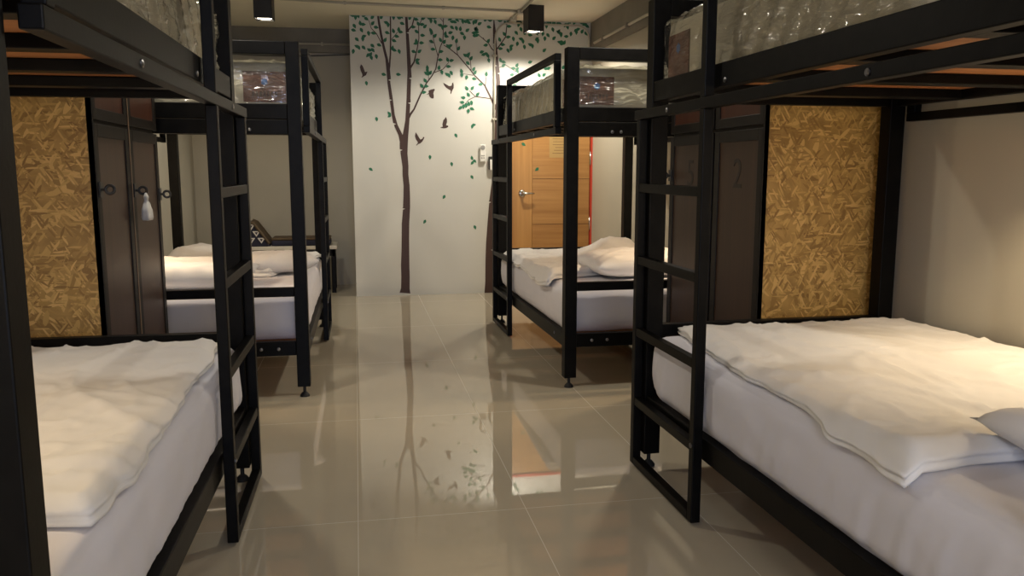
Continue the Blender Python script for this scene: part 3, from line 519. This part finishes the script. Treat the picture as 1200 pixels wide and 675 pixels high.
duvet('duvet', 'NL', [(-.487, 1.54), (-1.50, 1.76), (-1.50, 3.17), (-.515, 3.10)], TOP, .030, 8.3, lambda x, y: max(0, x+.488)*.9, 'white rumpled duvet spread over the lower bunk nearest left', bumps=[(-.7, 2.9, .2, .015), (-.62, 1.75, .14, .015)], wr=1.35)
duvet('duvet', 'FR', [(1.10, 4.70), (1.72, 4.98), (2.20, 6.2), (1.125, 6.30)], TOP, .035, 4.4, lambda x, y: max(0, 1.145-x)*1.0, 'white duvet folded back on the lower bunk before the wooden door', bumps=[(1.85, 5.75, .22, .13), (1.5, 5.2, .2, .02)], res=.02, wr=1.5)
duvet('duvet', 'FL', [(-.52, 5.15), (-1.25, 5.25), (-1.33, 6.42), (-.285, 6.40)], TOP, .035, 6.6, lambda x, y: max(0, x+.29)*1.0, 'white duvet bunched at the far end of the lower bunk before the bench', bumps=[(-1.1, 6.15, .2, .09), (-.6, 5.6, .3, .03)], res=.02, wr=1.5)
def pillow(cx, cy, z, lx, ly, th, rz, seed, label, tilt=(0, 0), res=34):
    mb = MB()
    def f(sg):
        def g_(u, v):
            a, b = u*2-1, v*2-1
            pin = 1-.10*(abs(a)**4)*(1-abs(b)**2)-.0; pb = 1-.10*(abs(b)**4)*(1-abs(a)**2)
            h = ((1-a**4)*(1-b**4))**.55 if abs(a) < 1 and abs(b) < 1 else 0
            x, y = a*lx/2*pb, b*ly/2*pin
            # edges pull in between the corners
            x *= 1-.07*(1-b*b)*abs(a)**3; y *= 1-.09*(1-a*a)*abs(b)**3
            w = .010*ridge(x*6+seed, y*9+seed)**2*h+.012*nz(x*4+seed, y*4)*h
            rr = .008*ridge(math.atan2(b, a)*3+seed, seed)*(1-h)*h*4
            zz = sg*(th/2*h+ (w+rr if sg > 0 else 0))
            return (x, y, zz+.012*(abs(a)*abs(b))**2)
        return g_
    mb.grid(res, res, f(1)); mb.grid(res, res, f(-1))
    o = mb.build('pillow', M['pillow'], weld=True, smooth=True); o.location = (cx, cy, z); o.rotation_euler = (tilt[0], tilt[1], rz)
    return tag(o, label, 'pillow', 'white pillows on the lower bunks')
pillow(1.73, 1.37, .640, .70, .48, .13, .06, 2.2, 'plump white pillow on the lower bunk nearest right', (.0, .02))
pillow(1.72, 4.88, .645, .72, .46, .14, .12, 5.1, 'white pillow at the near end of the lower bunk before the wooden door', (.06, 0))
pillow(-.93, 4.84, .640, .70, .44, .15, -.05, 7.4, 'plump white pillow, left one on the lower bunk before the bench', (.04, 0))
pillow(-.50, 5.40, .640, .42, .46, .12, .3, 9.2, 'flatter white pillow, right one on the lower bunk before the bench')

# ---------------------------------------------------------------- lockers between the beds
def ring_hasp(par, x, y, z, s):
    p = MB(); p.box(x, x-s*.006, y-.02, y+.02, z-.03, z+.03)
    c = Vector((x-s*.035, y, z)); pts = [tuple(c+Vector((-s*.016*math.cos(t*PI/8), 0, .016*math.sin(t*PI/8)))) for t in range(17)]
    p.tube(pts, .006, 8, False); p.tube([(x, y, z), (x-s*.02, y, z)], .006, 8)
    return p.build('hasp', M['dark'], par, smooth=False)
def locker(s, xf, xw, y0, y1, doors, label, osb_x, numbers=()):
    Hh = 1.78; e = empty('locker_cabinet', ((xf+xw)/2, (y0+y1)/2, 0)); tag(e, label, 'locker')
    ox, oy = (xf+xw)/2, (y0+y1)/2
    def P(mb, n, m, par=e, bevel=0):
        mb.v = [(x-ox, y-oy, z) for x, y, z in mb.v]; return mb.build(n, m, par, bevel=bevel)
    body = MB().box(xf+s*.022, xw, y0+.012, y1, .03, Hh); P(body, 'body', M['lockdark'], bevel=.002)
    P(MB().box(xf+s*.03, xw-s*.02, y0+.03, y1-.03, 0, .03), 'plinth', M['lockdark'])
    # the strand-board side is modelled lying in x-z
    sp = P(MB().box(xf+s*.002, xw, y0, y0+.0115, .03, Hh), 'side_panel', M['osb'])
    P(MB().box(xf, xf+s*.0215, y0-.0, y0+.012, .03, Hh), 'edge_strip', M['lockdark'])
    n = len(doors)
    for i, (a, b) in enumerate(doors):
        for z0, z1, nm in ((.06, 1.395, 'door'), (1.41, Hh-.01, 'upper_door')):
            fr = .05 if nm == 'door' else .045
            d = MB(); x0, x1 = xf, xf+s*.02
            d.box(x0, x1, a, a+fr, z0, z1).box(x0, x1, b-fr, b, z0, z1).box(x0, x1, a+fr, b-fr, z1-fr, z1).box(x0, x1, a+fr, b-fr, z0, z0+fr)
            dd = P(d, nm, M['lockdark'], bevel=.003)
            P(MB().box(xf+s*.006, xf+s*.018, a+fr, b-fr, z0+fr, z1-fr), 'door_inset', M['lockpan'] if nm == 'door' else M['lockred'], dd)
            if nm == 'door': last = dd
            if nm == 'door' and numbers:
                cu = bpy.data.curves.new('number', 'FONT'); cu.body = numbers[i]; cu.size = .19; cu.extrude = .0008; cu.align_x = 'CENTER'
                t_ = bpy.data.objects.new('tmp', cu); C.objects.link(t_); bpy.context.view_layer.update()
                me = bpy.data.meshes.new_from_object(t_.evaluated_get(bpy.context.evaluated_depsgraph_get())); bpy.data.objects.remove(t_)
                me.materials.clear(); me.materials.append(M['number']); no = bpy.data.objects.new('door_number', me); C.objects.link(no); no.parent = dd
                no.rotation_euler = (PI/2, 0, -s*PI/2); no.location = (xf+s*.0052-ox, (a+b)/2-oy, 1.14)
    return e, P
e, P_ = locker(1, 1.68, 2.31, 3.215, 4.27, [(3.22, 3.70), (3.72, 4.26)], 'dark wooden locker with strand board side on the right, doors numbered 2 and 5', None, ('2', '5'))
ring_hasp(e, 1.68-(1.68+2.31)/2, 4.245-(3.215+4.27)/2, 1.19, 1)
e, P_ = locker(-1, -.965, -1.60, 3.37, 4.405, [(3.375, 3.86), (3.88, 4.395)], 'dark wooden locker with strand board side on the left, pouch hung on its door', None)
ox, oy = -(.965+1.60)/2, (3.37+4.405)/2
ring_hasp(e, -.965-ox, 3.41-oy, 1.145, -1); ring_hasp(e, -.965-ox, 3.905-oy, 1.13, -1); ring_hasp(e, -.965-ox, 4.375-oy, 1.10, -1); ring_hasp(e, -.965-ox, 4.375-oy, 1.62, -1)
MB().box(-.966-ox, -.963-ox, 3.866-oy, 3.875-oy, .04, 1.77).build('door_gap_trim', M['edge'], e)
# pouch hanging from the hasp
pc = empty('cloth_pouch', (-.918, 3.90, 1.12)); tag(pc, 'small white cloth pouch hanging from the left locker hasp', 'pouch')
def pch(u, v):
    a = u*2*PI; prof = [(0, .004), (.02, .014), (.04, .010), (.055, .018), (.085, .027), (.12, .030), (.135, .026), (.138, .0)]
    t = v*(len(prof)-1); i = min(int(t), len(prof)-2); f_ = t-i; z = prof[i][0]*(1-f_)+prof[i+1][0]*f_; r_ = prof[i][1]*(1-f_)+prof[i+1][1]*f_
    r_ *= 1+.08*math.sin(a*5)+.1*nz(a, z*30)
    return (r_*.8*math.cos(a), r_*1.1*math.sin(a), -z*.9)
MB().grid(24, 21, pch).build('bag', M['pouch'], pc, weld=True, smooth=True)
MB().tube([(-.0, -.011, -.04), (-.006, 0, -.04), (0, .011, -.04), (.006, 0, -.04), (0, -.011, -.04)], .002, 6).tube([(0, 0, -.0), (0.004, 0, .012)], .003, 6).build('drawstring', M['tan'], pc)

# ---------------------------------------------------------------- bench and cushion at the recess
bn = empty('bench', (-.70, 8.52, 0)); tag(bn, 'low bench with pale top and black steel legs in the recess', 'bench')
MB().box(-.62, .50, -.22, .22, .44, .475).build('bench_top', M['stone'], bn, bevel=.004)
MB().box(-.60, .48, -.20, -.17, .37, .44).box(-.60, .48, .17, .20, .37, .44).box(-.60, -.57, -.20, .20, .37, .44).box(.45, .48, -.20, .20, .37, .44).build('apron', M['steel'], bn)
for x in (-.60, .44):
    for y in (-.20, .16): MB().box(x, x+.04, y, y+.04, 0, .37).build('leg', M['steel'], bn, bevel=.003)
cu = empty('triangle_cushion', (-.70, 8.50, .476)); tag(cu, 'navy triangle cushion with white triangle pattern and fold out pad on the bench', 'cushion')
tri = [(-.52, 0), (-.14, 0), (-.16, .03), (-.30, .23), (-.33, .245), (-.36, .23), (-.50, .03)]
MB().prism(tri, (0, -.17, 0), (1, 0, 0), (0, 0, 1), (0, 1, 0), .34).build('wedge', M['navy'], cu, bevel=.012)
m_ = MB(); sz = .075
for r_, row in enumerate(((-.45, -.355, -.26), (-.4, -.305), (-.352,))):
    for x in row:
        z = .03+r_*.066
        m_.prism([(x, z+.055), (x+sz, z+.055), (x+sz/2, z)], (0, -.172-.006, 0), (1, 0, 0), (0, 0, 1), (0, 1, 0), .004)
m2 = MB()
for r_, row in enumerate(((-.45, -.355, -.26), (-.4, -.305), (-.352,))):
    for x in row:
        z = .03+r_*.066; m2.prism([(x+.022, z+.045), (x+sz-.022, z+.045), (x+sz/2, z+.02)], (0, -.1795, 0), (1, 0, 0), (0, 0, 1), (0, 1, 0), .002)
tp = m_.build('triangle_pattern', M['cwhite'], cu); m2.build('pattern_center', M['navy'], tp)
MB().tube([(-.335, -.175, .243), (-.29, -.175, .225), (-.15, -.175, .03)], .012, 8).tube([(-.335, .165, .243), (-.29, .165, .225), (-.15, .165, .03)], .012, 8).prism([(-.325, .245), (-.29, .232), (-.145, .02), (-.165, .01)], (0, -.16, 0), (1, 0, 0), (0, 0, 1), (0, 1, 0), .32).build('piping', M['tan'], cu)
MB().box(-.13, .44, -.17, .17, .0, .055).build('pad', M['navy'], cu, bevel=.015)
MB().box(-.13, .44, -.165, .165, .056, .078).build('pad_cover', M['tan'], cu, bevel=.010)

# ---------------------------------------------------------------- lights
def lamp(kind, loc, power, col, size=.05, rot=(0, 0, 0), **k):
    d = bpy.data.lights.new(kind.lower()+'_lamp', kind); d.energy = power; d.color = col
    if kind == 'AREA': d.shape = 'RECTANGLE'; d.size = size; d.size_y = k.pop('size_y', size)
    else: d.shadow_soft_size = size
    for a, v in k.items(): setattr(d, a, v)
    o = bpy.data.objects.new(d.name, d); C.objects.link(o); o.location = loc; o.rotation_euler = rot
    return o
WARM = (1, .78, .50); MID = (1, .92, .78); COOL = (.55, .67, 1)
lamp('SPOT', (1.58, 7.32, H-.216), 165, MID, .06, spot_size=math.radians(164), spot_blend=.35)
lamp('SPOT', (-.69, 7.12, H-.216), 70, MID, .06, spot_size=math.radians(160), spot_blend=.6)
lamp('SPOT', (1.58, 4.0, H-.216), 55, MID, .05, spot_size=math.radians(160), spot_blend=.3)
lamp('SPOT', (-.69, 4.0, H-.216), 45, MID, .05, spot_size=math.radians(160), spot_blend=.3)
lamp('POINT', (.3, -1.3, 2.15), 36, MID, .15)  # added fill without a fixture, lifts the ceiling from behind the camera
# bedside lamps under the bunks, on the wall side
lamp('SPOT', (2.20, 2.05, 1.38), 42, WARM, .04, spot_size=math.radians(125), spot_blend=.6)
lamp('POINT', (2.27, -.7, 1.25), 22, WARM, .05)
lamp('POINT', (-1.45, -.5, 1.25), 20, WARM, .05)
lamp('SPOT', (-1.3, 1.75, 1.38), 34, WARM, .04, spot_size=math.radians(130), spot_blend=.5)
lamp('POINT', (2.2, 4.6, 1.22), 30, WARM, .05)
lamp('POINT', (-1.30, 4.65, 1.22), 26, WARM, .05)
lamp('AREA', (.3, -2.3, 1.4), 58, COOL, 1.6, (PI/2, 0, 0), size_y=1.6)  # unseen cool fill from behind the camera, not a bedside lamp

w = bpy.data.worlds.new('world'); bpy.context.scene.world = w; w.use_nodes = True
w.node_tree.nodes['Background'].inputs['Color'].default_value = (.9, .85, .75, 1); w.node_tree.nodes['Background'].inputs['Strength'].default_value = .03
# ---------------------------------------------------------------- camera
cam = bpy.data.cameras.new('camera'); co = bpy.data.objects.new('camera', cam); C.objects.link(co)
co.location = (0, 0, 1.22); co.rotation_euler = (PI/2-.1432, 0, -.1871); cam.sensor_width = 36; cam.lens = 959.8/1200*36; cam.clip_start = .05
bpy.context.scene.camera = co
vs = bpy.context.scene.view_settings; vs.view_transform = 'Standard'; vs.look = 'None'; vs.exposure = 0; vs.gamma = 1; vs.use_curve_mapping = False
